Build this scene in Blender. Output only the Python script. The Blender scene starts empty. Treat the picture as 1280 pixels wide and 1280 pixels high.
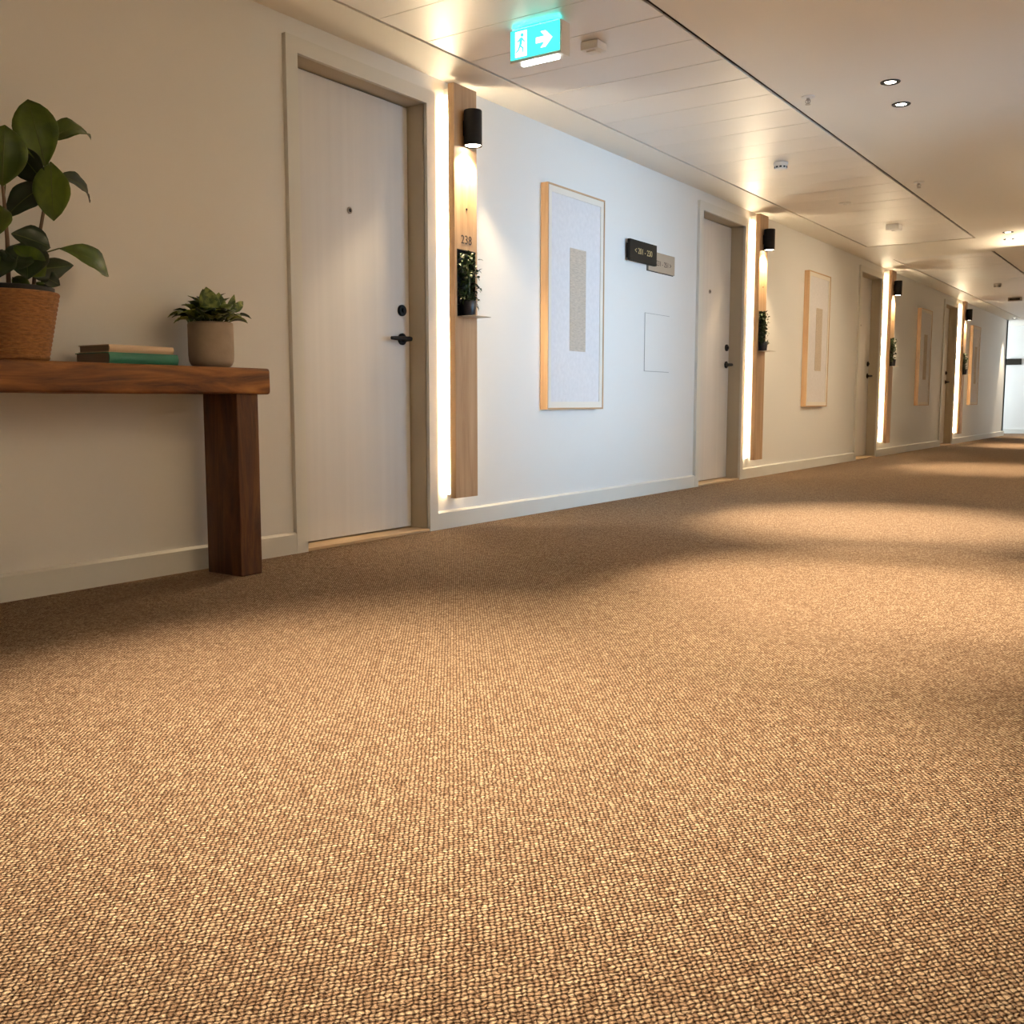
import bpy, bmesh, math, random
from mathutils import Vector, Matrix

scene = bpy.context.scene
COL = scene.collection
PI = math.pi

# ------------------------------------------------------------------ camera
# wall_left is the plane X = 0, the corridor runs along +Y, floor at Z = 0
CAM_X, CAM_Z, YAW, PITCH = 3.06, 0.62, math.radians(34.46), math.radians(6.255)
cam_d = bpy.data.cameras.new('camera')
cam_d.sensor_width = 36.0
cam_d.lens = 36.0 * 1250.0 / 1280.0
cam_d.clip_start = 0.02
cam = bpy.data.objects.new('camera', cam_d)
COL.objects.link(cam)
r_ = Vector((math.cos(YAW), math.sin(YAW), 0))
fh = Vector((-math.sin(YAW), math.cos(YAW), 0))
w_ = fh * math.cos(PITCH) + Vector((0, 0, -math.sin(PITCH)))
u_ = r_.cross(w_)
M = Matrix((r_, u_, -w_)).transposed().to_4x4()
M.translation = Vector((CAM_X, 0, CAM_Z))
cam.matrix_world = M
scene.camera = cam

# ------------------------------------------------------------------ world, exposure
world = bpy.data.worlds.new('sky')
scene.world = world
world.use_nodes = True
bg = world.node_tree.nodes['Background']
bg.inputs['Color'].default_value = (0.60, 0.76, 1.0, 1)
bg.inputs['Strength'].default_value = 0.5
vs = scene.view_settings
vs.view_transform = 'Standard'
vs.look = 'None'
vs.gamma = 1.0
vs.use_curve_mapping = False
vs.exposure = 0.42

WARM = (1.0, 0.79, 0.55)
LEDC = (1.0, 0.84, 0.58)
DAY = (0.43, 0.71, 1.0)

def window_light(name, loc, w, h, energy, spread, col=DAY, sgn=-1):
    """daylight entering through a window of the long wall"""
    l = bpy.data.lights.new(name, 'AREA')
    l.shape = 'RECTANGLE'
    l.size, l.size_y = w, h
    l.energy = energy
    l.color = col
    l.spread = math.radians(spread)
    o = bpy.data.objects.new(name, l)
    COL.objects.link(o)
    o.location = loc
    o.rotation_euler = (0, math.radians(-90 * sgn), 0)   # looks along the corridor's width
    return o

window_light('window_daylight', (3.93, 5.35, 1.05), 1.5, 1.5, 15, 60)
window_light('window_daylight', (-2.62, 21.5, 1.15), 1.5, 1.1, 110, 150, (0.78, 0.90, 1.0), 1)  # unseen recess window, placed to brighten the end wall

# ------------------------------------------------------------------ materials
MATS = {}
def nodes_of(m):
    m.use_nodes = True
    nt = m.node_tree
    return nt, nt.nodes, nt.links, nt.nodes['Principled BSDF']

def mat(name, col, rough=0.5, metal=0.0, spec=0.5, emit=None, estr=0.0, noise=None, bump=None, coat=0.0):
    """noise = (scale xyz, amount); bump = (scale, strength, distance)"""
    if name in MATS:
        return MATS[name]
    m = bpy.data.materials.new(name)
    nt, N, L, p = nodes_of(m)
    p.inputs['Base Color'].default_value = (*col, 1)
    p.inputs['Roughness'].default_value = rough
    p.inputs['Metallic'].default_value = metal
    p.inputs['Specular IOR Level'].default_value = spec
    p.inputs['Coat Weight'].default_value = coat
    if emit:
        p.inputs['Emission Color'].default_value = (*emit, 1)
        p.inputs['Emission Strength'].default_value = estr
    tc = N.new('ShaderNodeTexCoord')
    if noise:
        mp = N.new('ShaderNodeMapping')
        mp.inputs['Scale'].default_value = noise[0]
        L.new(tc.outputs['Object'], mp.inputs['Vector'])
        nz = N.new('ShaderNodeTexNoise')
        nz.inputs['Scale'].default_value = 1.0
        nz.inputs['Detail'].default_value = 5
        L.new(mp.outputs['Vector'], nz.inputs['Vector'])
        cr = N.new('ShaderNodeValToRGB')
        a = noise[1]
        cr.color_ramp.elements[0].position = 0.3
        cr.color_ramp.elements[1].position = 0.7
        cr.color_ramp.elements[0].color = (*[c * (1 - a) for c in col], 1)
        cr.color_ramp.elements[1].color = (*[min(1, c * (1 + a)) for c in col], 1)
        L.new(nz.outputs['Fac'], cr.inputs['Fac'])
        L.new(cr.outputs['Color'], p.inputs['Base Color'])
    if bump:
        nz = N.new('ShaderNodeTexNoise')
        nz.inputs['Scale'].default_value = bump[0]
        nz.inputs['Detail'].default_value = 3
        L.new(tc.outputs['Object'], nz.inputs['Vector'])
        b = N.new('ShaderNodeBump')
        b.inputs['Strength'].default_value = bump[1]
        b.inputs['Distance'].default_value = bump[2]
        L.new(nz.outputs['Fac'], b.inputs['Height'])
        L.new(b.outputs['Normal'], p.inputs['Normal'])
    MATS[name] = m
    return m

def wood(name, c_dark, c_mid, c_light, scale, rough=0.5, ring=1.6, bump=0.3):
    m = bpy.data.materials.new(name)
    nt, N, L, p = nodes_of(m)
    tc = N.new('ShaderNodeTexCoord')
    mp = N.new('ShaderNodeMapping')
    mp.inputs['Scale'].default_value = scale
    L.new(tc.outputs['Object'], mp.inputs['Vector'])
    nz = N.new('ShaderNodeTexNoise')
    nz.inputs['Scale'].default_value = 1.0
    nz.inputs['Detail'].default_value = 8
    nz.inputs['Roughness'].default_value = 0.62
    nz.inputs['Distortion'].default_value = ring
    L.new(mp.outputs['Vector'], nz.inputs['Vector'])
    cr = N.new('ShaderNodeValToRGB')
    e = cr.color_ramp.elements
    e[0].position, e[0].color = 0.32, (*c_dark, 1)
    e[1].position, e[1].color = 0.72, (*c_light, 1)
    k = e.new(0.5)
    k.color = (*c_mid, 1)
    L.new(nz.outputs['Fac'], cr.inputs['Fac'])
    L.new(cr.outputs['Color'], p.inputs['Base Color'])
    p.inputs['Roughness'].default_value = rough
    b = N.new('ShaderNodeBump')
    b.inputs['Strength'].default_value = bump
    b.inputs['Distance'].default_value = 0.003
    L.new(nz.outputs['Fac'], b.inputs['Height'])
    L.new(b.outputs['Normal'], p.inputs['Normal'])
    MATS[name] = m
    return m

def math_node(N, L, op, a, b=None, c=None):
    n = N.new('ShaderNodeMath')
    n.operation = op
    for i, v in enumerate((a, b, c)):
        if v is None:
            continue
        if isinstance(v, (int, float)):
            n.inputs[i].default_value = v
        else:
            L.new(v, n.inputs[i])
    return n.outputs[0]

def carpet():
    m = bpy.data.materials.new('carpet_loops')
    nt, N, L, p = nodes_of(m)
    tc = N.new('ShaderNodeTexCoord')
    # slight wander of the rows
    nz = N.new('ShaderNodeTexNoise')
    nz.inputs['Scale'].default_value = 95
    nz.inputs['Detail'].default_value = 2
    L.new(tc.outputs['Object'], nz.inputs['Vector'])
    sub = N.new('ShaderNodeVectorMath'); sub.operation = 'SUBTRACT'
    L.new(nz.outputs['Color'], sub.inputs[0]); sub.inputs[1].default_value = (0.5, 0.5, 0.5)
    sc = N.new('ShaderNodeVectorMath'); sc.operation = 'SCALE'
    L.new(sub.outputs[0], sc.inputs[0]); sc.inputs['Scale'].default_value = 0.010
    ad = N.new('ShaderNodeVectorMath'); ad.operation = 'ADD'
    L.new(tc.outputs['Object'], ad.inputs[0]); L.new(sc.outputs[0], ad.inputs[1])
    sx = N.new('ShaderNodeSeparateXYZ')
    L.new(ad.outputs[0], sx.inputs[0])
    A, B = 0.0090, 0.0116
    u = math_node(N, L, 'DIVIDE', sx.outputs['X'], A)
    v = math_node(N, L, 'DIVIDE', sx.outputs['Y'], B)
    def cell(off):
        uu = math_node(N, L, 'ADD', u, off)
        vv = math_node(N, L, 'ADD', v, off)
        fu = math_node(N, L, 'SUBTRACT', math_node(N, L, 'FRACT', uu), 0.5)
        fv = math_node(N, L, 'SUBTRACT', math_node(N, L, 'FRACT', vv), 0.5)
        d = math_node(N, L, 'ADD', math_node(N, L, 'MULTIPLY', fu, fu), math_node(N, L, 'MULTIPLY', fv, fv))
        return d, math_node(N, L, 'FLOOR', uu), math_node(N, L, 'FLOOR', vv)
    d1, f1, g1 = cell(0.0)
    d2, f2, g2 = cell(0.5)
    d = math_node(N, L, 'MINIMUM', d1, d2)
    h = math_node(N, L, 'SUBTRACT', 1.0, math_node(N, L, 'MULTIPLY', d, 4.0))     # 1 on a loop, 0 in the hole
    sel = math_node(N, L, 'LESS_THAN', d1, d2)
    cu = math_node(N, L, 'ADD', math_node(N, L, 'MULTIPLY', f1, sel), math_node(N, L, 'MULTIPLY', math_node(N, L, 'ADD', f2, 0.37), math_node(N, L, 'SUBTRACT', 1.0, sel)))
    cv = math_node(N, L, 'ADD', math_node(N, L, 'MULTIPLY', g1, sel), math_node(N, L, 'MULTIPLY', math_node(N, L, 'ADD', g2, 0.37), math_node(N, L, 'SUBTRACT', 1.0, sel)))
    cb = N.new('ShaderNodeCombineXYZ')
    L.new(cu, cb.inputs[0]); L.new(cv, cb.inputs[1])
    wn = N.new('ShaderNodeTexWhiteNoise'); wn.noise_dimensions = '2D'
    L.new(cb.outputs[0], wn.inputs['Vector'])
    big = N.new('ShaderNodeTexNoise')
    big.inputs['Scale'].default_value = 26
    big.inputs['Detail'].default_value = 4
    L.new(tc.outputs['Object'], big.inputs['Vector'])
    fib = N.new('ShaderNodeTexNoise')
    fib.inputs['Scale'].default_value = 420
    fib.inputs['Detail'].default_value = 2
    L.new(tc.outputs['Object'], fib.inputs['Vector'])
    # yarn colour: each loop its own tone of tan, shade between the loops painted in as dark brown
    cr = N.new('ShaderNodeValToRGB')
    e = cr.color_ramp.elements
    e[0].position, e[0].color = 0.0, (0.24, 0.145, 0.085, 1)
    e[1].position, e[1].color = 1.0, (0.72, 0.55, 0.37, 1)
    k = e.new(0.45); k.color = (0.45, 0.305, 0.195, 1)
    mixv = math_node(N, L, 'ADD', math_node(N, L, 'MULTIPLY', wn.outputs['Value'], 0.65), math_node(N, L, 'MULTIPLY', big.outputs['Fac'], 0.35))
    L.new(mixv, cr.inputs['Fac'])
    mx = N.new('ShaderNodeMix'); mx.data_type = 'RGBA'
    ss = N.new('ShaderNodeMapRange'); ss.interpolation_type = 'SMOOTHSTEP'
    L.new(h, ss.inputs['Value'])
    ss.inputs['From Min'].default_value = 0.22
    ss.inputs['From Max'].default_value = 1.0
    L.new(ss.outputs['Result'], mx.inputs['Factor'])
    mx.inputs['A'].default_value = (0.062, 0.030, 0.015, 1)
    L.new(cr.outputs['Color'], mx.inputs['B'])
    L.new(mx.outputs['Result'], p.inputs['Base Color'])
    p.inputs['Roughness'].default_value = 0.95
    p.inputs['Specular IOR Level'].default_value = 0.1
    hh = math_node(N, L, 'ADD', h, math_node(N, L, 'MULTIPLY', fib.outputs['Fac'], 0.5))
    b = N.new('ShaderNodeBump')
    b.inputs['Strength'].default_value = 1.0
    b.inputs['Distance'].default_value = 0.010
    L.new(hh, b.inputs['Height'])
    L.new(b.outputs['Normal'], p.inputs['Normal'])
    MATS['carpet_loops'] = m
    return m

def glass_pane():
    m = bpy.data.materials.new('window_glass')
    nt, N, L, p = nodes_of(m)
    out = N['Material Output']
    tr = N.new('ShaderNodeBsdfTransparent')
    gl = N.new('ShaderNodeBsdfGlossy'); gl.inputs['Roughness'].default_value = 0.02
    fr = N.new('ShaderNodeFresnel'); fr.inputs['IOR'].default_value = 1.45
    mx = N.new('ShaderNodeMixShader')
    L.new(fr.outputs[0], mx.inputs[0]); L.new(tr.outputs[0], mx.inputs[1]); L.new(gl.outputs[0], mx.inputs[2])
    L.new(mx.outputs[0], out.inputs['Surface'])
    return m

def leaf_mat(name, c1, c2, scale, rough=0.35):
    m = bpy.data.materials.new(name)
    nt, N, L, p = nodes_of(m)
    tc = N.new('ShaderNodeTexCoord')
    nz = N.new('ShaderNodeTexNoise')
    nz.inputs['Scale'].default_value = scale
    nz.inputs['Detail'].default_value = 4
    nz.inputs['Distortion'].default_value = 0.8
    L.new(tc.outputs['Object'], nz.inputs['Vector'])
    cr = N.new('ShaderNodeValToRGB')
    cr.color_ramp.elements[0].position, cr.color_ramp.elements[0].color = 0.4, (*c1, 1)
    cr.color_ramp.elements[1].position, cr.color_ramp.elements[1].color = 0.65, (*c2, 1)
    L.new(nz.outputs['Fac'], cr.inputs['Fac'])
    L.new(cr.outputs['Color'], p.inputs['Base Color'])
    p.inputs['Roughness'].default_value = rough
    MATS[name] = m
    return m

M_WALL = mat('wall_paint', (0.78, 0.775, 0.745), 0.55, bump=(220, 0.06, 0.002))
M_TRIM = mat('trim_paint', (0.70, 0.695, 0.645), 0.42, bump=(60, 0.03, 0.002))
M_JAMB = mat('jamb_paint', (0.50, 0.44, 0.33), 0.5)
M_DOOR = mat('door_paint', (0.70, 0.685, 0.665), 0.38, noise=((3.0, 26.0, 0.5), 0.03))
M_CEIL = mat('ceiling_plaster', (0.82, 0.775, 0.69), 0.55, bump=(160, 0.04, 0.002))
M_METAL = mat('ceiling_metal', (0.80, 0.755, 0.70), 0.45, metal=0.28, noise=((0.8, 3.3, 1.0), 0.02))
M_GAP = mat('gap_dark', (0.10, 0.075, 0.05), 0.8)
M_OAK = wood('oak', (0.44, 0.27, 0.14), (0.54, 0.35, 0.195), (0.63, 0.43, 0.25), (26, 26, 1.6), 0.5, 0.6, 0.1)
M_OAKH = wood('oak_threshold', (0.52, 0.36, 0.20), (0.62, 0.45, 0.27), (0.70, 0.53, 0.34), (26, 1.6, 26), 0.45, 0.6, 0.1)
M_PINE = wood('pine_frame', (0.46, 0.27, 0.13), (0.55, 0.345, 0.18), (0.62, 0.41, 0.23), (30, 30, 1.6), 0.45, 0.5, 0.1)
M_PINEH = wood('pine_frame_rail', (0.46, 0.27, 0.13), (0.55, 0.345, 0.18), (0.62, 0.41, 0.23), (30, 1.6, 30), 0.45, 0.5, 0.1)
M_BEAM = wood('reclaimed_beam', (0.040, 0.012, 0.003), (0.19, 0.066, 0.013), (0.36, 0.15, 0.034), (13, 1.7, 15), 0.62, 1.6, 0.7)
M_SLAB = wood('reclaimed_post', (0.026, 0.008, 0.002), (0.085, 0.029, 0.007), (0.20, 0.08, 0.018), (13, 13, 1.7), 0.62, 1.6, 0.7)
M_BLACK = mat('black_metal', (0.004, 0.004, 0.0045), 0.45, 0.0, 0.3)
M_BLACKM = mat('black_matt', (0.016, 0.015, 0.013), 0.75)
M_STEEL = mat('brushed_steel', (0.50, 0.46, 0.40), 0.35, 1.0)
M_LED = mat('led_strip', (1, 1, 1), 0.5, emit=LEDC, estr=52.0)
M_LENS = mat('lamp_lens', (1, 1, 1), 0.4, emit=(1.0, 0.86, 0.66), estr=25.0)
M_DLENS = mat('downlight_lens', (1, 1, 1), 0.4, emit=(1.0, 0.90, 0.76), estr=12.0)
M_WHITE = mat('white_plastic', (0.74, 0.72, 0.68), 0.4)
M_GREYP = mat('grey_plastic', (0.36, 0.31, 0.26), 0.5)
M_EXITG = mat('exit_green', (0.02, 0.5, 0.4), 0.5, emit=(0.06, 0.80, 0.70), estr=1.2)
M_EXITW = mat('exit_white', (0.9, 0.9, 0.9), 0.5, emit=(0.85, 1.0, 0.96), estr=1.6)
M_EXITB = mat('exit_bar', (1, 1, 1), 0.5, emit=(0.95, 1.0, 0.97), estr=6.0)
M_NUM = mat('number_brown', (0.07, 0.045, 0.03), 0.5)
M_LINEN = mat('art_paper', (0.72, 0.70, 0.70), 0.85, noise=((4, 40, 40), 0.04), bump=(300, 0.15, 0.002))
M_MOUNT = mat('art_fillet', (0.78, 0.73, 0.64), 0.7)
M_PATCH = mat('art_patch', (0.54, 0.46, 0.37), 0.95, noise=((20, 30, 160), 0.14), bump=(260, 0.5, 0.003))
M_SIGND = mat('sign_dark', (0.022, 0.018, 0.012), 0.7, spec=0.25)
M_SIGNL = mat('sign_bronze', (0.40, 0.33, 0.25), 0.5)
M_SIGNT = mat('sign_gold_text', (0.55, 0.45, 0.22), 0.5)
M_POT = mat('concrete_pot', (0.34, 0.275, 0.215), 0.85, noise=((14, 14, 14), 0.12), bump=(120, 0.25, 0.002))
M_SOIL = mat('soil', (0.018, 0.013, 0.009), 0.95, bump=(150, 0.8, 0.004))
M_BASK = mat('basket_weave', (0.30, 0.135, 0.045), 0.75, noise=((60, 60, 300), 0.35), bump=(260, 0.8, 0.003))
M_STEM = mat('plant_stem', (0.16, 0.10, 0.06), 0.6)
M_PETI = mat('plant_petiole', (0.07, 0.10, 0.02), 0.5)
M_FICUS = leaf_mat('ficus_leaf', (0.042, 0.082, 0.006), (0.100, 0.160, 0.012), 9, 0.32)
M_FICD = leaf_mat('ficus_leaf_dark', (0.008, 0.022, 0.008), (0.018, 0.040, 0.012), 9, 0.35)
M_POTHOS = leaf_mat('variegated_leaf', (0.040, 0.085, 0.012), (0.30, 0.36, 0.09), 40, 0.4)
M_POTHD = leaf_mat('variegated_leaf_dark', (0.012, 0.034, 0.010), (0.06, 0.11, 0.025), 30, 0.4)
M_NICHE = leaf_mat('niche_leaf', (0.012, 0.030, 0.008), (0.06, 0.10, 0.03), 60, 0.35)
M_BOOKG = mat('book_green_cloth', (0.035, 0.20, 0.135), 0.35)
M_BOOKC = mat('book_cream_cover', (0.62, 0.48, 0.34), 0.5)
M_PAGES = mat('book_pages', (0.30, 0.25, 0.19), 0.9, noise=((1, 1, 700), 0.2))
M_CARPET = carpet()
M_GLASS = glass_pane()

# ------------------------------------------------------------------ mesh helpers
class MB:
    def __init__(self):
        self.bm = bmesh.new()
    def box(self, x0, x1, y0, y1, z0, z1, bevel=0.0, seg=1):
        t = bmesh.new()
        bmesh.ops.create_cube(t, size=1.0)
        for v in t.verts:
            v.co = Vector((x0 + (v.co.x + .5) * (x1 - x0), y0 + (v.co.y + .5) * (y1 - y0), z0 + (v.co.z + .5) * (z1 - z0)))
        if bevel > 0:
            bmesh.ops.bevel(t, geom=list(t.edges), offset=bevel, segments=seg, affect='EDGES', profile=0.6)
        self._merge(t)
        return self
    def _merge(self, t):
        me = bpy.data.meshes.new('tmp')
        t.to_mesh(me); t.free()
        self.bm.from_mesh(me)
        bpy.data.meshes.remove(me)
    def lathe(self, prof, c=(0, 0, 0), n=32, axis='Z', cap=True):
        t = bmesh.new()
        rings = []
        for (r, h) in prof:
            ring = []
            for k in range(n):
                a = 2 * PI * k / n
                p = (r * math.cos(a), r * math.sin(a), h)
                if axis == 'X':
                    p = (h, p[0], p[1])
                elif axis == 'Y':
                    p = (p[0], h, p[1])
                ring.append(t.verts.new((c[0] + p[0], c[1] + p[1], c[2] + p[2])))
            rings.append(ring)
        for a, b in zip(rings, rings[1:]):
            for k in range(n):
                t.faces.new((a[k], a[(k + 1) % n], b[(k + 1) % n], b[k]))
        if cap:
            t.faces.new(rings[0][::-1]); t.faces.new(rings[-1])
        bmesh.ops.recalc_face_normals(t, faces=t.faces)
        self._merge(t)
        return self
    def tube(self, pts, r, n=8):
        pts = [Vector(p) for p in pts]
        rs = r if isinstance(r, (list, tuple)) else [r] * len(pts)
        t = bmesh.new()
        rings = []
        for i, p in enumerate(pts):
            d = (pts[min(i + 1, len(pts) - 1)] - pts[max(i - 1, 0)]).normalized()
            s = d.cross(Vector((0.31, 0.95, 0.1))).normalized()
            q = d.cross(s)
            rings.append([t.verts.new(p + (s * math.cos(2 * PI * k / n) + q * math.sin(2 * PI * k / n)) * rs[i]) for k in range(n)])
        for a, b in zip(rings, rings[1:]):
            for k in range(n):
                t.faces.new((a[k], a[(k + 1) % n], b[(k + 1) % n], b[k]))
        t.faces.new(rings[0][::-1]); t.faces.new(rings[-1])
        bmesh.ops.recalc_face_normals(t, faces=t.faces)
        self._merge(t)
        return self
    def poly(self, pts2, to3, depth):
        """closed outline extruded: to3(u, v, w)"""
        t = bmesh.new()
        a = [t.verts.new(to3(u, v, 0)) for u, v in pts2]
        b = [t.verts.new(to3(u, v, depth)) for u, v in pts2]
        n = len(a)
        t.faces.new(a[::-1]); t.faces.new(b)
        for k in range(n):
            t.faces.new((a[k], a[(k + 1) % n], b[(k + 1) % n], b[k]))
        bmesh.ops.recalc_face_normals(t, faces=t.faces)
        self._merge(t)
        return self
    def leaf(self, base, tip, width, up=(1, 0, 0), arch=0.1, cup=0.25, shape='obovate', nu=9, nv=4, wave=0.0, seed=0):
        base, tip = Vector(base), Vector(tip)
        ax = tip - base
        ln = ax.length
        ax.normalize()
        up = Vector(up)
        side = ax.cross(up)
        if side.length < 1e-4:
            side = ax.cross(Vector((0.2, 0.3, 1)))
        side.normalize()
        nn = side.cross(ax)
        t = bmesh.new()
        rows = []
        for i in range(nu + 1):
            s = i / nu
            if shape == 'obovate':
                hw = math.sin(PI * min(1, s) ** 1.15) ** 0.75 if 0 < s < 1 else 0.02
            elif shape == 'ovate':
                hw = math.sin(PI * s ** 0.75) ** 0.85 if 0 < s < 1 else 0.02
            else:
                hw = math.sin(PI * s) if 0 < s < 1 else 0.02
            hw = max(0.015, hw) * width / 2
            c = base + ax * ln * s + nn * (arch * ln * 4 * s * (1 - s))
            row = []
            for j in range(-nv // 2, nv // 2 + 1):
                q = j / (nv / 2)
                wob = wave * math.sin(5 * s * PI + seed + q) * abs(q)
                row.append(t.verts.new(c + side * hw * q + nn * (cup * hw * q * q + wob)))
            rows.append(row)
        for a, b in zip(rows, rows[1:]):
            for k in range(len(a) - 1):
                t.faces.new((a[k], a[k + 1], b[k + 1], b[k]))
        self._merge(t)
        return self
    def mesh(self, name, smooth=None):
        me = bpy.data.meshes.new(name)
        self.bm.to_mesh(me); self.bm.free()
        if smooth:
            for f in me.polygons:
                f.use_smooth = True
            if smooth < 170:
                me.set_sharp_from_angle(angle=math.radians(smooth))
        return me
    def build(self, name, m, parent=None, smooth=None):
        o = bpy.data.objects.new(name, self.mesh(name, smooth))
        o.data.materials.append(m)
        COL.objects.link(o)
        if parent:
            o.parent = parent
        return o

def tag(o, label=None, cat=None, group=None, kind=None):
    if label: o['label'] = label
    if cat: o['category'] = cat
    if group: o['group'] = group
    if kind: o['kind'] = kind
    return o

def empty(name, loc=(0, 0, 0), rz=0.0):
    o = bpy.data.objects.new(name, None)
    o.empty_display_size = 0.05
    o.location = loc
    o.rotation_euler = (0, 0, rz)
    COL.objects.link(o)
    return o

def copy_tree(o, parent=None):
    c = o.copy()
    COL.objects.link(c)
    c.parent = parent
    for ch in o.children:
        copy_tree(ch, c)
    return c

def solid(o, t):
    md = o.modifiers.new('thickness', 'SOLIDIFY')
    md.thickness = t
    md.offset = 0
    return o

def text(name, body, size, m, parent, loc, width=None, extrude=0.0006):
    """lettering on a face that looks towards +X, reading along +Y"""
    c = bpy.data.curves.new(name, 'FONT')
    c.body = body
    c.size = size
    c.extrude = extrude
    c.align_x = 'CENTER'
    c.align_y = 'CENTER'
    c.materials.append(m)
    tmp = bpy.data.objects.new(name, c)
    COL.objects.link(tmp)
    dg = bpy.context.evaluated_depsgraph_get()
    me = bpy.data.meshes.new_from_object(tmp.evaluated_get(dg))
    me.materials.clear()
    me.materials.append(m)
    bpy.data.objects.remove(tmp)
    bpy.data.curves.remove(c)
    o = bpy.data.objects.new(name, me)
    COL.objects.link(o)
    o.rotation_euler = (PI / 2, 0, PI / 2)
    o.location = loc
    o.parent = parent
    return o

def spot(name, loc, energy, size, blend, parent, col=WARM, rot=(0, 0, 0), radius=0.03):
    l = bpy.data.lights.new(name, 'SPOT')
    l.energy = energy
    l.color = col
    l.spot_size = math.radians(size)
    l.spot_blend = blend
    l.shadow_soft_size = radius
    o = bpy.data.objects.new(name, l)
    COL.objects.link(o)
    o.location = loc
    o.rotation_euler = rot
    o.parent = parent
    return o

# ------------------------------------------------------------------ the setting
H = 2.132
Y0, Y1 = -3.6, 22.3          # back wall, end wall
XR = 3.7                     # long wall opposite, in the wide bay
XN, YN = 1.95, 10.8          # where the corridor narrows
YL = 20.75                   # end of the left wall (side recess beyond)
XS = -2.4                    # far side of the recess

tag(MB().box(XS - .2, XR + .3, Y0 - .2, Y1 + .2, -.12, 0).build('floor', M_CARPET), 'tan woven loop carpet covering the corridor floor', kind='structure')

# doors: base offset of each bay along the wall
BAYS = [0.0, 3.94, 8.04, 12.25]
D0, D1, DH = 2.927, 3.732, 1.995       # opening of the first door

wl = MB()
ys = Y0
for s in BAYS:
    wl.box(-.16, 0, ys, D0 + s - .02, 0, H + .02)
    wl.box(-.16, 0, D0 + s - .02, D1 + s + .02, DH + .02, H + .02)
    ys = D1 + s + .02
wl.box(-.16, 0, ys, YL, 0, H + .02)
wl.box(-.30, -.16, Y0, YL, 0, H + .02)
tag(wl.build('wall_left', M_WALL), 'pale painted corridor wall with the row of room doors', kind='structure')

tag(MB().box(XS, 0, YL - .16, YL, 0, H + .02).build('wall_recess', M_WALL), kind='structure')
tag(MB().box(XS - .2, XS, YL - .16, 20.95, 0, H + .02).box(XS - .2, XS, 22.05, Y1, 0, H + .02).box(XS - .2, XS, 20.95, 22.05, 0, .38).box(XS - .2, XS, 20.95, 22.05, 1.92, H + .02).build('wall_recess_side', M_WALL), kind='structure')
tag(MB().box(XS - .2, XR + .3, Y1, Y1 + .2, 0, H + .02).build('wall_end', M_WALL), 'white wall closing the far end of the corridor', kind='structure')
tag(MB().box(-.3, XR + .3, Y0 - .2, Y0, 0, H + .02).build('wall_back', M_WALL), kind='structure')

# opposite side: a wide bay near the camera, then the corridor narrows
WINS = [(XR, 4.35, 6.35, 0.30, 1.85)]
wr = MB()
ys = Y0
for (xw, a, b, c, d) in WINS:
    wr.box(xw, xw + .3, ys, a, 0, H + .02)
    wr.box(xw, xw + .3, a, b, 0, c)
    wr.box(xw, xw + .3, a, b, d, H + .02)
    ys = b
wr.box(XR, XR + .3, ys, YN + .3, 0, H + .02)
wr.box(XN, XR, YN, YN + .3, 0, H + .02)
wr.box(XN, XN + .3, YN + .3, Y1, 0, H + .02)
tag(wr.build('wall_right', M_WALL), kind='structure')
RW = (20.95, 22.05, .38, 1.92)         # unseen window added in the side recess
for i, (xw, a, b, c, d) in enumerate(WINS + [(XS - .2, *RW)]):
    w = empty('window_%d' % (i + 1), (xw + (.12 if xw > 0 else .08), (a + b) / 2, c))
    tag(w, kind='structure')
    f = MB()
    hw = (b - a) / 2
    hz = d - c
    f.box(-.03, .03, -hw, -hw + .05, 0, hz).box(-.03, .03, hw - .05, hw, 0, hz)
    f.box(-.03, .03, -hw + .05, hw - .05, 0, .05).box(-.03, .03, -hw + .05, hw - .05, hz - .05, hz)
    f.build('window_frame', M_TRIM, w)
    MB().box(-.004, .004, -hw + .05, hw - .05, .05, hz - .05).build('window_pane', M_GLASS, w)

# ceiling: plaster with two sunken runs of metal panels
GX0, GX1 = 0.252, 1.240
RUNS = [(-1.13, 10.24), (11.24, 20.30)]
ce = MB()
ce.box(XS - .2, GX0, Y0, Y1, H, H + .10)
ce.box(GX1, XR + .3, Y0, Y1, H, H + .10)
yy = Y0
for a, b in RUNS:
    ce.box(GX0, GX1, yy, a, H, H + .10)
    yy = b
ce.box(GX0, GX1, yy, Y1, H, H + .10)
ceiling = tag(ce.build('ceiling', M_CEIL), 'cream plaster ceiling with runs of metal panels', kind='structure')
MB().box(GX0 - .05, GX1 + .05, Y0, Y1, H + .05, H + .16).build('panel_void', M_GAP, ceiling)
def panel_mesh(w):
    m = MB().box(0, GX1 - GX0 - .034, 0, w - .002, 0, .012, 0.0035, 2)
    return m.mesh('ceiling_panel')
pm = panel_mesh(.304)
pm.materials.append(M_METAL)
random.seed(4)
for a, b in RUNS:
    y = a + .006
    while y < b - .04:
        w = min(.304, b - .030 - y)
        me = pm
        if w < .303:
            me = panel_mesh(w)
            me.materials.append(M_METAL)
        o = bpy.data.objects.new('ceiling_panel', me)
        COL.objects.link(o)
        o.parent = ceiling
        o.location = (GX0 + .012, y, H + .001)
        o.rotation_euler = (math.radians(random.uniform(-.06, .06)), math.radians(random.uniform(-.04, .04)), 0)
        y += w

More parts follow.
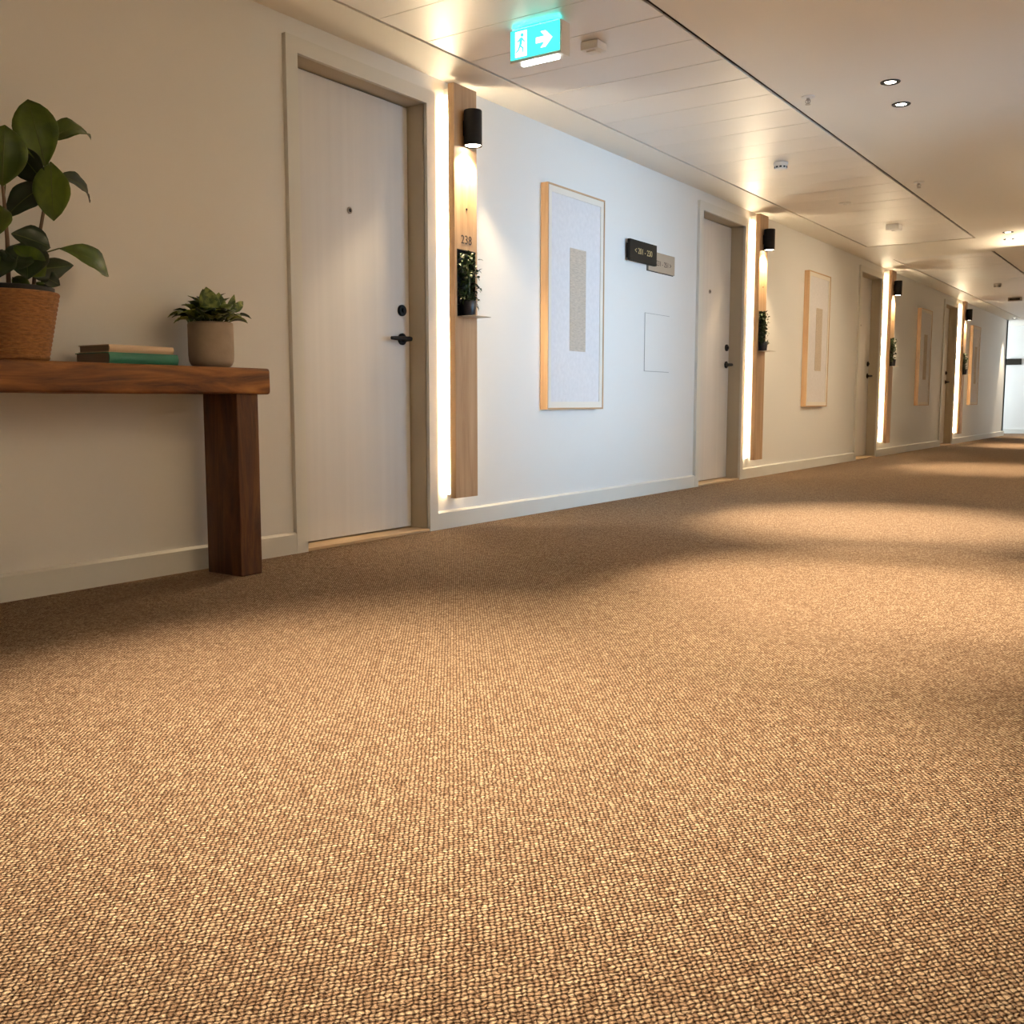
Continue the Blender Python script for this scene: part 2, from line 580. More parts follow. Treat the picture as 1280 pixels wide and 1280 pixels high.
# baseboards along the left wall, between the door casings
def baseboard(name, y0, y1):
    m = MB()
    m.poly([(0, 0), (.020, 0), (.020, .080), (.012, .088), (0, .088)], lambda u, v, w: Vector((u, y0 + w, v)), y1 - y0)
    return tag(m.build(name, M_TRIM), 'painted baseboard along the foot of the door wall', kind='structure')
CW = .062
edges = [Y0] + sum([[D0 + s - CW, D1 + s + CW] for s in BAYS], []) + [YL]
for a, b in zip(edges[::2], edges[1::2]):
    baseboard('baseboard_left', a, b)
tag(MB().box(XS, XR, Y1 - .018, Y1, 0, .09).build('baseboard_end', M_TRIM), kind='structure')
tag(MB().box(XR - .018, XR, Y0, YN, 0, .09).build('baseboard_right', M_TRIM), kind='structure')
tag(MB().box(XN - .018, XN, YN - .018, Y1 - .02, 0, .09).box(XN, XR - .02, YN - .018, YN, 0, .09).build('baseboard_right', M_TRIM), kind='structure')

# doors
def make_door(idx, label):
    root = empty('door_%d' % idx, (0, D0, 0))
    W = D1 - D0
    # casing: three mitred boards on the face of the wall
    t = .021
    MB().poly([(-CW, 0), (0, 0), (0, DH), (-CW, DH + CW)], lambda u, v, w: Vector((w, u, v)), t).build('casing', M_TRIM, root)
    MB().poly([(W, 0), (W + CW, 0), (W + CW, DH + CW), (W, DH)], lambda u, v, w: Vector((w, u, v)), t).build('casing', M_TRIM, root)
    MB().poly([(0, DH), (W, DH), (W + CW, DH + CW), (-CW, DH + CW)], lambda u, v, w: Vector((w, u, v)), t).build('casing', M_TRIM, root)
    # jamb lining with a stop
    for y0, y1, ya, yb in ((-.019, 0, -.019, .012), (W, W + .019, W - .012, W + .019)):
        MB().box(-.155, .004, y0, y1, 0, DH + .018).build('jamb', M_JAMB, root)
    MB().box(-.155, .004, 0, W, DH, DH + .018).build('jamb', M_JAMB, root)
    MB().box(-.155, .018, 0.001, W - .001, 0.0, .014, .002).build('threshold', M_OAKH, root)
    leaf = MB().box(-.140, -.095, .004, W - .004, .020, DH - .006, .002).build('leaf', M_DOOR, root)
    x = -.095
    ph = MB().lathe([(.0145, x), (.015, x + .004), (.012, x + .006), (.007, x + .006)], (0, .402, 1.462), 20, 'X').build('peephole', M_GREYP, leaf, 40)
    MB().lathe([(.0095, x + .0055), (.007, x + .0075)], (0, .402, 1.462), 14, 'X').build('peephole_lens', M_BLACK, leaf, 40)
    MB().lathe([(.026, x), (.027, x + .008), (.024, x + .013), (.012, x + .014), (.011, x + .022)], (0, W - .062, 1.052), 24, 'X').build('deadbolt', M_BLACK, leaf, 40)
    h = MB()
    h.lathe([(.027, x), (.028, x + .008), (.025, x + .011), (.013, x + .012), (.0115, x + .050)], (0, W - .062, .918), 24, 'X')
    h.tube([(x + .048, W - .062 + .012, .918), (x + .050, W - .09, .918), (x + .050, W - .165, .917), (x + .046, W - .185, .917)], [.0105, .0105, .0095, .008], 10)
    h.build('handle', M_BLACK, leaf, 50)
    return tag(root, label, kind='structure')
door_labels = ['grey room door beside the console table', 'grey room door beyond the access hatch and range signs',
               'greenish grey room door past the second artwork', 'narrow dim room door farthest along the corridor']
for i, s in enumerate(BAYS):
    d = make_door(i + 1, door_labels[i])
    d.location.y = D0 + s

# ------------------------------------------------------------------ entrance light panels, lamps and niche plants
PY = 3.834            # near edge of the first board
PW = .178
PZ0, PZ1 = .156, 2.10
NZ0, NZ1 = 1.028, 1.345
def make_panel(number=None):
    root = empty('door_light_panel', (0, PY, PZ0))
    z0, z1 = 0, PZ1 - PZ0
    a, b = NZ0 - PZ0, NZ1 - PZ0
    n0, n1 = .018, PW - .016
    bd = MB()
    bd.box(.064, .100, 0, PW, z0, a, .0015)
    bd.box(.064, .100, 0, PW, b, z1, .0015)
    bd.box(.064, .100, 0, n0, a - .002, b + .002)
    bd.box(.064, .100, n1, PW, a - .002, b + .002)
    bd.build('board', M_OAK, root)
    MB().box(0, .064, .050, PW - .050, z0 + .01, z1 - .004).build('spine', M_WHITE, root)
    MB().box(.006, .018, .040, .049, z0 + .015, z1 - .05).build('led_strip', M_LED, root)
    MB().box(.006, .018, PW - .049, PW - .040, z0 + .015, z1 - .05).build('led_strip', M_LED, root)
    ni = MB()
    ni.box(.064, .067, n0 - .002, n1 + .002, a, b)
    ni.box(.067, .101, n0 - .001, n0 + .002, a, b).box(.067, .101, n1 - .002, n1 + .001, a, b)
    ni.box(.067, .101, n0, n1, b - .003, b)
    ni.build('niche_lining', M_BLACKM, root)
    MB().box(.067, .196, n0, n1, a, a + .003, .001).build('shelf_plate', M_STEEL, root)
    MB().lathe([(.005, .0995), (.006, .1015), (.004, .103)], (0, .095, 1.538 - PZ0), 14, 'X').build('sensor', M_BLACK, root, 40)
    if number:
        text('room_number', number, .058, M_NUM, root, (.1006, .092, 1.392 - PZ0))
    return root

def make_lamp():
    root = empty('wall_lamp', (.145, PY + .088, 1.822))
    MB().lathe([(.039, .006), (.043, 0), (.043, .160), (.041, .163), (.002, .163)], n=40, cap=True).build('shade', M_BLACK, root, 35)
    MB().lathe([(.036, .0045), (.036, .0058)], n=32).build('lens', M_LENS, root, 35)
    MB().box(-.046, -.030, -.018, .018, .05, .12).build('bracket', M_BLACK, root)
    spot('lamp_beam', (0, 0, -.004), 38.0, 118, .45, root, (1.0, .74, .44), (0, 0, 0), .02)
    return root

def make_niche_plant(seed, spill):
    random.seed(seed)
    root = empty('niche_plant', (.11, PY + PW / 2, NZ0 + .0032))
    MB().lathe([(.029, 0), (.034, .008), (.040, .070), (.038, .075), (.033, .072), (.031, .060)], (.002, 0, 0), 28).build('pot', mat('navy_pot', (.010, .012, .022), .35), root, 40)
    f = MB()
    for k in range(330):
        z = random.uniform(.05, .305)
        wide = .062 * (1 + spill * (.5 + .5 * math.sin(z * 31 + seed)))
        y = random.uniform(-wide, wide)
        x = random.uniform(-.034, .016 + .008 * math.sin(z * 40))
        if abs(y) > .060:
            x = max(x, .015)
        b = Vector((x, y, z))
        d = Vector((random.uniform(.0, .7), random.uniform(-.9, .9), random.uniform(-.7, .7))).normalized()
        f.leaf(b, b + d * random.uniform(.018, .032), random.uniform(.012, .020), (random.uniform(-.4, .6), random.uniform(-.5, .5), 1), .12, .3, 'ovate', 3, 2)
    f.tube([(.002, 0, .06), (.004, .005, .16), (.0, -.01, .27)], .006, 6)
    f.build('foliage', M_NICHE, root, 180)
    return root

near_d = ['beside the door next to the console table', 'beside the door past the access hatch',
          'beside the third door of the wall', 'beside the farthest door of the wall']
nums = ['238', None, None, None]
lamp0, plant0 = make_lamp(), make_niche_plant(3, .05)
for i, s in enumerate(BAYS):
    p = make_panel(nums[i])
    p.location.y = PY + s
    tag(p, ('tall oak board with number 238 and backlit edges ' if i == 0 else 'tall backlit oak board ') + near_d[i], 'light panel', 'backlit oak boards by the doors')
    l = lamp0 if i == 0 else copy_tree(lamp0)
    l.location.y = PY + .088 + s
    tag(l, 'black cylinder downlight on the oak board ' + near_d[i], 'wall lamp', 'cylinder lamps on the oak boards')
    q = plant0 if i == 0 else make_niche_plant(3 + i, .08 + .05 * i)
    q.location.y = PY + PW / 2 + s
    tag(q, 'dark leafy plant in the niche board ' + near_d[i], 'plant', 'niche plants in the oak boards')

def uplighter(loc, rz, en, label):  # unseen lamps added to brighten the ceiling
    up = empty('added_uplighter', loc, rz)
    MB().lathe([(.002, 0), (.048, 0), (.050, .004), (.050, .150), (.044, .150), (.042, .140)], n=40).build('shade', M_BLACK, up, 35)
    MB().lathe([(.041, .138), (.041, .141)], n=32).build('lens', M_LENS, up, 35)
    MB().box(-.02, .02, .035, .060, .04, .11).build('bracket', M_BLACK, up)
    spot('uplight_beam', (0, 0, .152), en, 140, .6, up, WARM, (PI, 0, 0), .03)
    return tag(up, label, 'wall lamp', 'unseen uplighters added opposite the doors')
uplighter((2.15, YN - .062, 1.45), 0, 230, 'unseen black cylinder uplighter added on the return wall where the corridor narrows')
uplighter((XR - .062, 2.7, 1.15), -PI / 2, 170, 'unseen black cylinder uplighter added on the long wall opposite the first door')
uplighter((XR - .062, 7.7, 1.15), -PI / 2, 210, 'unseen black cylinder uplighter added on the long wall opposite the second door')

# ------------------------------------------------------------------ framed artworks
def make_art():
    W_, Hh, dp = .635, 1.236, .050
    root = empty('framed_artwork', (0, 0, 0))
    ft = .010
    MB().box(.002, dp, 0, ft, 0, Hh, .001).build('frame_side', M_PINE, root)
    MB().box(.002, dp, W_ - ft, W_, 0, Hh, .001).build('frame_side', M_PINE, root)
    MB().box(.002, dp, ft, W_ - ft, 0, ft, .001).build('frame_rail', M_PINEH, root)
    MB().box(.002, dp, ft, W_ - ft, Hh - ft, Hh, .001).build('frame_rail', M_PINEH, root)
    fi = MB()
    b = .034
    fi.box(.041, .046, ft, ft + b, ft, Hh - ft).box(.041, .046, W_ - ft - b, W_ - ft, ft, Hh - ft)
    fi.box(.041, .046, ft + b, W_ - ft - b, ft, ft + b).box(.041, .046, ft + b, W_ - ft - b, Hh - ft - b, Hh - ft)
    fi.build('mount', M_MOUNT, root)
    MB().box(.004, .042, ft, W_ - ft, ft, Hh - ft).build('paper', M_LINEN, root)
    pa = MB()
    pa.box(.042, .044, .245, .425, .335, .915, .001)
    for z in (.375, .355, .862, .835):
        pa.box(.044, .0452, .247, .423, z, z + .006)
    random.seed(8)
    for k in range(9):
        z = random.uniform(.40, .82)
        y = random.uniform(.25, .36)
        pa.box(.044, .045, y, y + random.uniform(.02, .06), z, z + .004)
    pa.build('woven_patch', M_PATCH, root)
    return root
art_y = [4.735, 9.165, 13.58, 17.10]
art_l = ['pale framed artwork with beige patch beside the two range signs', 'framed artwork with beige patch between the second and third doors',
         'dim framed artwork between the third and farthest doors', 'slim looking framed artwork past the farthest door']
art0 = make_art()
for i, y in enumerate(art_y):
    a = art0 if i == 0 else copy_tree(art0)
    a.location = (0, y, .580)
    tag(a, art_l[i], 'artwork', 'framed artworks on the door wall')

# ------------------------------------------------------------------ range signs, hatch, far sign
sd = empty('direction_sign', (0, 5.715, 1.512))
MB().box(.018, .038, 0, .375, 0, .132, .001).build('plate', M_SIGND, sd)
MB().box(.001, .018, .02, .28, .02, .11).build('spacer', M_BLACKM, sd)
sd_t = text('lettering', '< 201 - 230', .052, M_SIGNT, sd, (.0383, .185, .066))
tag(sd, 'dark wall sign with gold room range above the bronze one', 'sign', 'room range signs')
sl = empty('direction_sign', (0, 6.02, 1.484))
MB().box(.0005, .0018, -.004, .396, -.004, .130).build('backing', M_SIGND, sl)
MB().box(.0018, .015, 0, .392, 0, .126, .001).build('plate', M_SIGNL, sl)
sl_t = text('lettering', '231 - 251 >', .048, M_NUM, sl, (.0153, .225, .055))
tag(sl, 'bronze wall sign half behind the dark range sign', 'sign', 'room range signs')
for t_ in (sd_t, sl_t):
    tag(t_, kind='stuff')
hx = empty('access_hatch', (0, 6.0, .825))
MB().box(.0003, .0012, 0, .372, 0, .383).build('hatch_gap', mat('hatch_gap', (.32, .32, .31), .7), hx)
MB().box(.0012, .0042, .003, .369, .003, .380, .0008).build('hatch_door', M_WALL, hx)
tag(hx, 'flush square access hatch painted like the wall below the signs', 'hatch')
es = MB().box(-.235, .045, Y1 - .03, Y1 - .002, 1.365, 1.485, .002).build('end_sign', M_SIGND)
tag(es, 'dark rectangular sign on the white end wall', 'sign')

# ------------------------------------------------------------------ ceiling fittings
def make_downlight():
    root = empty('downlight', (0, 0, H))
    MB().lathe([(.026, -.001), (.029, -.004), (.044, -.004), (.046, -.001), (.046, .004), (.024, .004), (.024, -.001)], n=32, cap=False).build('trim_ring', M_BLACK, root, 40)
    MB().lathe([(.0255, -.0015), (.0255, -.0005)], n=28).build('lens', M_DLENS, root, 40)
    return root
DL = [(1.745, 5.09, 'black-rimmed downlight in the plaster ceiling, nearer of the front pair', 54, 330),
      (1.700, 5.49, 'black-rimmed downlight in the plaster ceiling, farther of the front pair', 54, 330),
      (1.535, 10.05, 'small recessed downlight in the bright ceiling patch, nearer one', 56, 190),
      (1.480, 10.48, 'small recessed downlight in the bright ceiling patch, farther one', 56, 190),
      (2.25, 3.10, 'recessed downlight over the carpet opposite the first door', 52, 330),
      (2.25, 3.55, 'recessed downlight over the carpet opposite the first backlit board', 52, 330),
      (1.90, 1.25, 'recessed downlight over the carpet in front of the console table', 66, 290),
      (1.90, 1.70, 'recessed downlight over the carpet in front of the two books', 66, 290),
      (1.30, 15.75, 'recessed downlight over the carpet before the farthest door', 56, 260),
      (1.30, 16.20, 'recessed downlight over the carpet at the farthest door', 56, 260),
      (1.30, 19.75, 'recessed downlight over the carpet before the white end wall', 60, 260),
      (0.17, 20.25, 'recessed wall washer close to the far end of the door wall', 46, 150),
      (2.40, 9.20, 'unseen wall washer added to brighten the wall at the second artwork', 75, 130)]  # last one unseen, added to lift the wall around the second artwork
dl0 = make_downlight()
for i, (x, y, lab, ang, en) in enumerate(DL):
    d = dl0 if i == 0 else copy_tree(dl0)
    d.location = (x, y, H)
    tag(d, lab, 'downlight', 'recessed corridor downlights')
    DL[i] = (d, ang, en)
for d, ang, en in DL:
    spot('downlight_beam', (0, 0, -.008), en, ang, .55 if d is not DL[-1][0] else 1.0, d, WARM, (0, 0, 0) if d is not DL[-1][0] else (0, math.radians(64), 0), .03)

rl = empty('added_ceiling_lamp', (2.75, -1.3, H))  # unseen lamp added behind the camera to brighten the near wall
MB().lathe([(.30, 0), (.31, -.006), (.31, -.055), (.295, -.060), (.285, -.050)], n=56).build('rim', M_WHITE, rl, 35)
MB().lathe([(.283, -.046), (.283, -.050)], n=56).build('diffuser', mat('lamp_diffuser', (1, 1, 1), .5, emit=(1.0, .88, .70), estr=9.0), rl, 35)
tag(rl, 'unseen large round ceiling lamp added over the wide end of the corridor', 'ceiling lamp')

def smoke(loc, label):
    root = empty('smoke_detector', loc)
    MB().lathe([(.040, 0), (.045, -.003), (.045, -.018), (.043, -.020)][::-1], n=32).build('base', M_WHITE, root, 35)
    MB().lathe([(.038, -.020), (.039, -.034), (.033, -.044), (.012, -.048)][::-1], n=32).build('head', M_WHITE, root, 35)
    for k in range(10):
        a = 2 * PI * k / 10
        MB().box(-.002, .0015, -.007, .007, -.036, -.026).build('vent_slot', M_BLACKM, root)
        root.children[-1].location = (.0385 * math.cos(a), .0385 * math.sin(a), 0)
        root.children[-1].rotation_euler = (0, 0, a)
    return tag(root, label, 'smoke detector', 'smoke detectors on the metal panels')
smoke((.763, 6.36, H), 'white smoke detector on the metal ceiling panels nearer the exit sign')
smoke((.797, 14.32, H), 'round smoke detector on the farther run of ceiling panels')

def sprinkler(loc, label):
    root = empty('sprinkler', loc)
    MB().lathe([(.034, 0), (.034, -.003), (.020, -.007)][::-1], n=28).build('rosette', M_WHITE, root, 35)
    b = MB().lathe([(.008, -.006), (.008, -.018)], n=12)
    b.tube([(.010, 0, -.014), (.012, 0, -.024), (.002, 0, -.036)], .0018, 6).tube([(-.010, 0, -.014), (-.012, 0, -.024), (-.002, 0, -.036)], .0018, 6)
    b.lathe([(.0025, -.016), (.0025, -.036)], n=8)
    b.build('frame', M_GREYP, root, 40)
    MB().lathe([(.013, -.036), (.013, -.038)], n=16).build('deflector', M_STEEL, root, 40)
    return tag(root, label, 'sprinkler', 'ceiling sprinklers')
sprinkler((1.348, 5.10, H), 'white ceiling sprinkler beside the front pair of black-rimmed downlights')
sprinkler((1.352, 7.46, H), 'small ceiling sprinkler before the bright ceiling patch')

sp = empty('ceiling_disc', (.715, 7.91, H))
MB().lathe([(.045, 0), (.044, -.005), (.030, -.007)][::-1], n=28).build('cover', M_WHITE, sp, 35)
MB().lathe([(.012, -.007), (.010, -.010)][::-1], n=16).build('centre_cap', M_WHITE, sp, 35)
tag(sp, 'flat round cover on the panels between detector and square box', 'ceiling cover')
sb = empty('ceiling_sensor', (.786, 9.10, H))
MB().box(-.055, .055, -.055, .055, -.045, 0, .006, 2).build('housing', M_WHITE, sb, 40)
MB().lathe([(.022, -.046), (.014, -.054)][::-1], n=20).build('lens', M_WHITE, sb, 40)
tag(sb, 'square beige sensor box near the end of the nearer panel run', 'sensor')
sk = empty('ceiling_speaker', (.726, 16.3, H))
MB().box(-.09, .09, -.04, .04, -.05, 0, .006, 2).build('housing', M_GREYP, sk, 40)
MB().box(-.07, .07, -.044, -.040, -.04, -.012).build('grille', M_BLACKM, sk)
tag(sk, 'small dark box on the farther run of ceiling panels', 'ceiling box')

# exit sign
ex = empty('exit_sign', (.645, 3.50, H))
EW, EH = .245, .125
MB().box(0, EW, .004, .072, -EH - .015, -.012, .003, 2).build('housing', M_WHITE, ex, 40)
MB().box(.05, EW - .05, .02, .055, -.013, 0).build('ceiling_mount', M_GREYP, ex)
face = MB().box(.006, EW - .006, 0, .005, -EH - .004, -.018).build('sign_face', M_EXITG, ex)
def ep(u, v, w):                       # sign face coordinates to the front (-Y) side
    return Vector((u, -.0005 - w, v))
zc = -.075
MB().box(.030, .085, -.0015, 0, -EH + .002, -.024).build('doorway_symbol', M_EXITW, face)
fg = MB()
fg.lathe([(.0075, -.0032), (.0075, -.0016)], (.064, 0, -.040), 14, 'Y')
fg.poly([(.052, -.050), (.066, -.049), (.062, -.078), (.051, -.076)], lambda u, v, w: ep(u, v, w + .001), .0015)
fg.poly([(.064, -.050), (.078, -.066), (.074, -.070), (.061, -.056)], lambda u, v, w: ep(u, v, w + .001), .0015)
fg.poly([(.054, -.051), (.040, -.062), (.043, -.067), (.055, -.058)], lambda u, v, w: ep(u, v, w + .001), .0015)
fg.poly([(.056, -.076), (.072, -.090), (.068, -.108), (.063, -.107), (.065, -.092), (.051, -.082)], lambda u, v, w: ep(u, v, w + .001), .0015)
fg.poly([(.051, -.074), (.058, -.080), (.048, -.098), (.036, -.106), (.034, -.101), (.044, -.094)], lambda u, v, w: ep(u, v, w + .001), .0015)
fg.build('running_figure', M_EXITG, face)
MB().poly([(.130, zc + .011), (.172, zc + .011), (.152, zc + .031), (.175, zc + .031), (.207, zc), (.175, zc - .031), (.152, zc - .031), (.172, zc - .011), (.130, zc - .011)],
          lambda u, v, w: ep(u, v, w), .0015).build('arrow_symbol', M_EXITW, face)
MB().box(.050, EW - .020, .012, .030, -EH - .030, -EH - .015, .003, 2).build('light_bar', M_EXITB, ex, 40)
MB().box(.012, EW - .012, .006, .022, -.0125, -.0095).build('added_glow_strip', mat('exit_top_glow', (.1, .6, .55), .5, emit=(.05, .85, .80), estr=7.0), ex)  # glowing strip added to tint the ceiling above the sign
tag(ex, 'green lit exit sign with running figure and white arrow on the ceiling', 'exit sign')
eb = empty('ceiling_box', (.80, 3.80, H))
MB().box(0, .085, 0, .085, -.036, 0, .008, 2).build('housing', M_WHITE, eb, 40)
MB().box(.02, .065, .02, .065, -.040, -.036, .001).build('lens', M_WHITE, eb)
tag(eb, 'small white box on the ceiling right behind the exit sign', 'ceiling box')

# ------------------------------------------------------------------ console table and what stands on it
TT = .741
tb = empty('console_table', (.16, 1.5, 0))
def beam(m, x0, x1, y0, y1, z0, z1, seed, jitter=.0035, bev=.011):
    """timber with hand-worn edges"""
    random.seed(seed)
    t = bmesh.new()
    bmesh.ops.create_cube(t, size=1.0)
    for v in t.verts:
        v.co = Vector((x0 + (v.co.x + .5) * (x1 - x0), y0 + (v.co.y + .5) * (y1 - y0), z0 + (v.co.z + .5) * (z1 - z0)))
    bmesh.ops.bevel(t, geom=list(t.edges), offset=bev, segments=3, affect='EDGES', profile=.55)
    for ax, n in ((1, int((y1 - y0) / .09)), (2, int((z1 - z0) / .09))):
        lo, hi = ((y0, y1), (z0, z1))[ax - 1]
        for k in range(1, n):
            co = [0, 0, 0]; co[ax] = lo + (hi - lo) * k / n
            no = [0, 0, 0]; no[ax] = 1
            bmesh.ops.bisect_plane(t, geom=list(t.verts) + list(t.edges) + list(t.faces), plane_co=co, plane_no=no)
    for v in t.verts:
        s = math.sin(v.co.y * 9 + seed) * math.sin(v.co.z * 8 + seed * 2) * jitter * .6 + random.uniform(-.3, .3) * jitter
        if v.co.x > (x0 + x1) / 2:
            v.co.x += s
        if v.co.z < z0 + .02 and z0 > .1:
            v.co.z += s * .7
    m._merge(t)
m = MB(); beam(m, -.13, .128, -1.0, 1.005, .649, TT, 1); m.build('top', M_BEAM, tb, 60)
for y in (.862, -.962):
    m = MB(); beam(m, -.075, .108, y, y + .098, 0, .652, 5, .002, .005); m.build('leg', M_SLAB, tb, 60)
tag(tb, 'rustic console table of thick dark reclaimed timber against the wall', 'table')

bk = empty('plant_basket', (.155, 1.633, TT))
prof = [(.088, 0)]
nr = 15
for k in range(nr):
    for q in (0.0, .35, .65, 1.0):
        z = .003 + .196 * (k + q) / nr
        r = .092 + .038 * (z / .2) + (.0022 if 0 < q < 1 else 0)
        prof.append((r, z))
prof += [(.127, .2005), (.123, .199), (.120, .180)]
MB().lathe(prof, n=64).build('basket', M_BASK, bk, 180)
MB().lathe([(.085, .02), (.117, .190), (.118, .214), (.114, .216), (.110, .204)], n=40).build('inner_pot', M_BLACK, bk, 50)
MB().lathe([(.111, .195), (.05, .200), (.002, .202)], n=32).build('soil', M_SOIL, bk, 50)
O = Vector((.155, 1.633, TT))
def rel(p):
    return Vector(p) - O
MB().tube([rel(p) for p in [(.155, 1.700, .93), (.16, 1.709, 1.031), (.165, 1.726, 1.126), (.17, 1.746, 1.222), (.17, 1.757, 1.290), (.165, 1.752, 1.33)]], [.006, .0055, .005, .0045, .004, .003], 8).build('stem', M_STEM, bk, 60)
MB().tube([rel(p) for p in [(.15, 1.629, .93), (.155, 1.630, 1.091), (.16, 1.624, 1.203), (.16, 1.618, 1.30)]], [.007, .006, .005, .003], 8).build('stem', M_STEM, bk, 60)
MB().tube([rel(p) for p in [(.12, 1.58, .93), (.10, 1.53, 1.10), (.10, 1.50, 1.28)]], [.007, .006, .003], 8).build('stem', M_STEM, bk, 60)
V = Vector
FACE = (.82, -.55, -.10)      # leaves that turn their face to the corridor
LEAVES = [  # base, tip, width, face direction, arch, cup, dark
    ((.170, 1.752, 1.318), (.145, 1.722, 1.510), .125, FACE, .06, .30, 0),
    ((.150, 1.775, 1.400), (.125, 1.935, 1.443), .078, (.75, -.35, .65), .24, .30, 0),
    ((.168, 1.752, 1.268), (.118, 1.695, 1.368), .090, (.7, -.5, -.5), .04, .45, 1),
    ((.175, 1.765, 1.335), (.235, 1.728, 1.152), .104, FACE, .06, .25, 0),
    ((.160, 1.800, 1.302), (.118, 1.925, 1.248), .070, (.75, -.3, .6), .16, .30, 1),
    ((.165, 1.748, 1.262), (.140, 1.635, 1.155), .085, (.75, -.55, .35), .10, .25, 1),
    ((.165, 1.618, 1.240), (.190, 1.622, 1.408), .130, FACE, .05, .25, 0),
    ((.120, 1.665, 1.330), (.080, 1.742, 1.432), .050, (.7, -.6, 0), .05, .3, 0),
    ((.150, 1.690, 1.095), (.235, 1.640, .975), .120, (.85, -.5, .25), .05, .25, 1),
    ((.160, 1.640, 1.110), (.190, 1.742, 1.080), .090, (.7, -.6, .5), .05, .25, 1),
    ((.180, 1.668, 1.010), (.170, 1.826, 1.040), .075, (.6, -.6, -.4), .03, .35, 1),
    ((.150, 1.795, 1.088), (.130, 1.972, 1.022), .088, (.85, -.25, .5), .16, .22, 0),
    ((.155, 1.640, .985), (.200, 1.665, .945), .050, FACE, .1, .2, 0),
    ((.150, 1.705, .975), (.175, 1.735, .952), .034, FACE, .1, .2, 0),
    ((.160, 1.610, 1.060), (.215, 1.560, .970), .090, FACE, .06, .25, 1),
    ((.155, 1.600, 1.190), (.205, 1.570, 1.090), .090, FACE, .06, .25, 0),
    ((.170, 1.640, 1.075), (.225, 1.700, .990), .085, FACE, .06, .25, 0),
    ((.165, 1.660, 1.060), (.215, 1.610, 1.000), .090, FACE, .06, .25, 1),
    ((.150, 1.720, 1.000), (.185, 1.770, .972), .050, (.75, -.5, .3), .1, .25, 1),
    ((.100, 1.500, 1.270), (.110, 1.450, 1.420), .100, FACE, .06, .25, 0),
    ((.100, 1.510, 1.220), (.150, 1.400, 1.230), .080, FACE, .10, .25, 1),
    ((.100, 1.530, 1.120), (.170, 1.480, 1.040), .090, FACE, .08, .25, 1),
]
for i, (b, t, w, up, ar, cu, dk) in enumerate(LEAVES):
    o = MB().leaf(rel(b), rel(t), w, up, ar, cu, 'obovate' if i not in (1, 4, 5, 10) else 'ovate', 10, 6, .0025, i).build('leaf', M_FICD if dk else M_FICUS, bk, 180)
    solid(o, .0012)
    # midrib under the blade
    bb, tt = rel(b), rel(t)
    axd = tt - bb
    sd_ = axd.cross(V(up)).normalized()
    nn = sd_.cross(axd.normalized())
    pts = [bb + axd * s + nn * (ar * axd.length * 4 * s * (1 - s) + .0007) for s in (0, .2, .4, .6, .8, .96)]
    MB().tube(pts, [.0018, .0016, .0014, .0011, .0008, .0004], 6).build('midrib', M_PETI, o, 60)
for b, e in [((.165, 1.745, 1.225), (.175, 1.765, 1.335)), ((.17, 1.757, 1.29), (.150, 1.775, 1.385)), ((.16, 1.709, 1.031), (.150, 1.795, 1.088)),
             ((.17, 1.757, 1.29), (.160, 1.800, 1.300)), ((.165, 1.726, 1.126), (.15, 1.69, 1.095)), ((.16, 1.624, 1.203), (.120, 1.665, 1.330)), ((.155, 1.63, 1.0), (.18, 1.668, 1.01))]:
    b, e = rel(b), rel(e)
    mid = (b + e) / 2 + Vector((0, 0, .012))
    MB().tube([b, mid, e], .0022, 6).build('petiole', M_PETI, bk, 60)
tag(bk, 'large broad-leaved plant in a brown woven basket on the console table', 'plant')

pp = empty('potted_plant', (.16, 2.347, TT))
R0 = .078
MB().lathe([(.045, 0), (.060, .003), (.070, .010), (.076, .024), (R0, .045), (R0, .150), (.076, .157), (.072, .159), (.069, .156), (.068, .140)], n=48).build('pot', M_POT, pp, 60)
MB().lathe([(.069, .142), (.03, .146), (.002, .147)], n=32).build('soil', M_SOIL, pp, 50)
random.seed(21)
specs = []
for k in range(36):
    a = 2 * PI * k / 36 * 1.0 + random.uniform(-.25, .25)
    ring = k % 3
    rr = (.052, .036, .018)[ring]
    out = (.150, .120, .075)[ring] * random.uniform(.8, 1.12)
    hz = (.026, .062, .098)[ring] * random.uniform(.7, 1.2)
    specs.append((V((rr * math.cos(a), rr * math.sin(a), .150)), V((out * math.cos(a), out * math.sin(a), .150 + hz)), a, ring))
for k in range(10):                    # leaves hanging over the rim
    a = 2 * PI * k / 10 + random.uniform(-.2, .2)
    out = random.uniform(.100, .135)
    specs.append((V((.050 * math.cos(a), .050 * math.sin(a), .150)), V((out * math.cos(a), out * math.sin(a), .150 + random.uniform(.000, .022))), a, 0))
for k in range(14):                    # short leaves filling the heart of the plant
    a = random.uniform(0, 2 * PI)
    rr = random.uniform(.01, .05)
    specs.append((V((rr * math.cos(a), rr * math.sin(a), .146)), V(((rr + .045) * math.cos(a), (rr + .045) * math.sin(a), random.uniform(.195, .225))), a, 1))
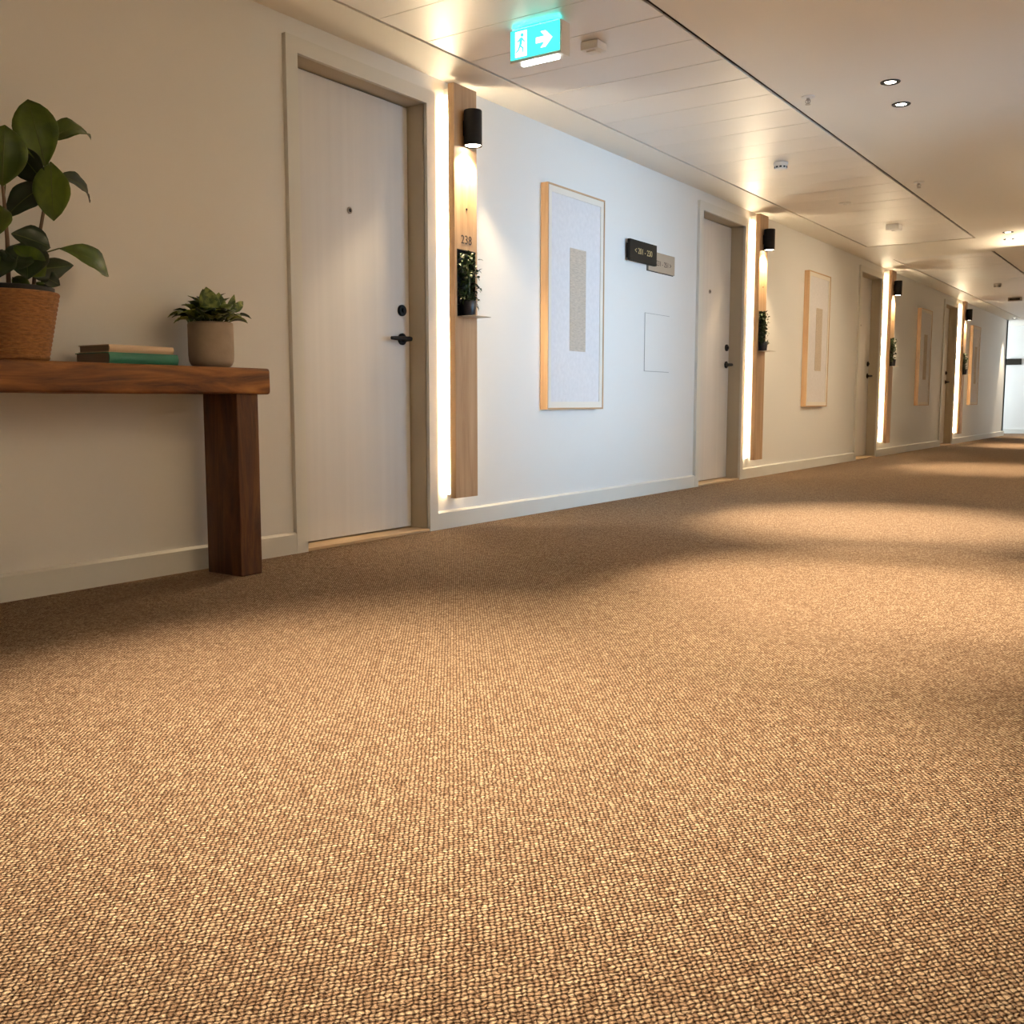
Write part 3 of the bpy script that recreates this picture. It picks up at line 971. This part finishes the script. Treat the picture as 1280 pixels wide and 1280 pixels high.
for i, (b, t, a, ring) in enumerate(specs):
    st = b + (t - b) * .22 + V((0, 0, .010))
    o = MB().leaf(st, t, random.uniform(.050, .072), (.25 * math.cos(a), .25 * math.sin(a), 1), random.uniform(.08, .22), .35, 'ovate', 7, 4, .0012, i).build('leaf', M_POTHOS if i % 2 else M_POTHD, pp, 180)
    solid(o, .0009)
    MB().tube([b - V((0, 0, .01)), (b + st) / 2 + V((0, 0, .006)), st], .0016, 6).build('petiole', M_PETI, o, 60)
for b, t, w in [((.05, -.035, .185), (.045, -.050, .275), .070), ((.03, .010, .190), (.035, .012, .262), .052), ((.02, .06, .18), (.03, .085, .262), .03), ((.01, .09, .20), (.0, .150, .245), .03)]:
    o = MB().leaf(V(b), V(t), w, FACE, .08, .25, 'ovate', 8, 4, .001, 3).build('leaf', M_POTHOS, pp, 180)
    solid(o, .0009)
    MB().tube([V((b[0] * .6, b[1] * .6, .145)), V(b)], .0016, 6).build('petiole', M_PETI, o, 60)
tag(pp, 'small variegated leafy plant in a rounded grey concrete pot', 'plant')

def book(name, x0, x1, y0, y1, z0, z1, cover, label):
    root = empty(name, (x0, y0, z0))
    w, l, h = x1 - x0, y1 - y0, z1 - z0
    t = .0028
    MB().box(.003, w - .004, .004, l - .004, t, h - t).build('pages', M_PAGES, root)
    MB().box(0, w - .003, 0, l, 0, t, .0006).build('cover_board', cover, root)
    MB().box(0, w - .003, 0, l, h - t, h, .0006).build('cover_board', cover, root)
    s = MB()
    n = 8
    pts = [(w - .004, 0)] + [(w - .004 + .006 * math.sin(PI * k / n), h * k / n) for k in range(n + 1)] + [(w - .004, h)]
    s.poly(pts[1:-1], lambda u, v, q: Vector((u, q, v)), l)
    s.build('spine', cover, root, 50)
    return tag(root, label, 'book', 'books stacked on the console table')
book('book', .055, .240, 1.890, 2.146, TT, .777, M_BOOKG, 'green clothbound book at the bottom of the stack')
book('book', .072, .238, 1.892, 2.130, .777, .801, M_BOOKC, 'cream book lying on top of the green one')
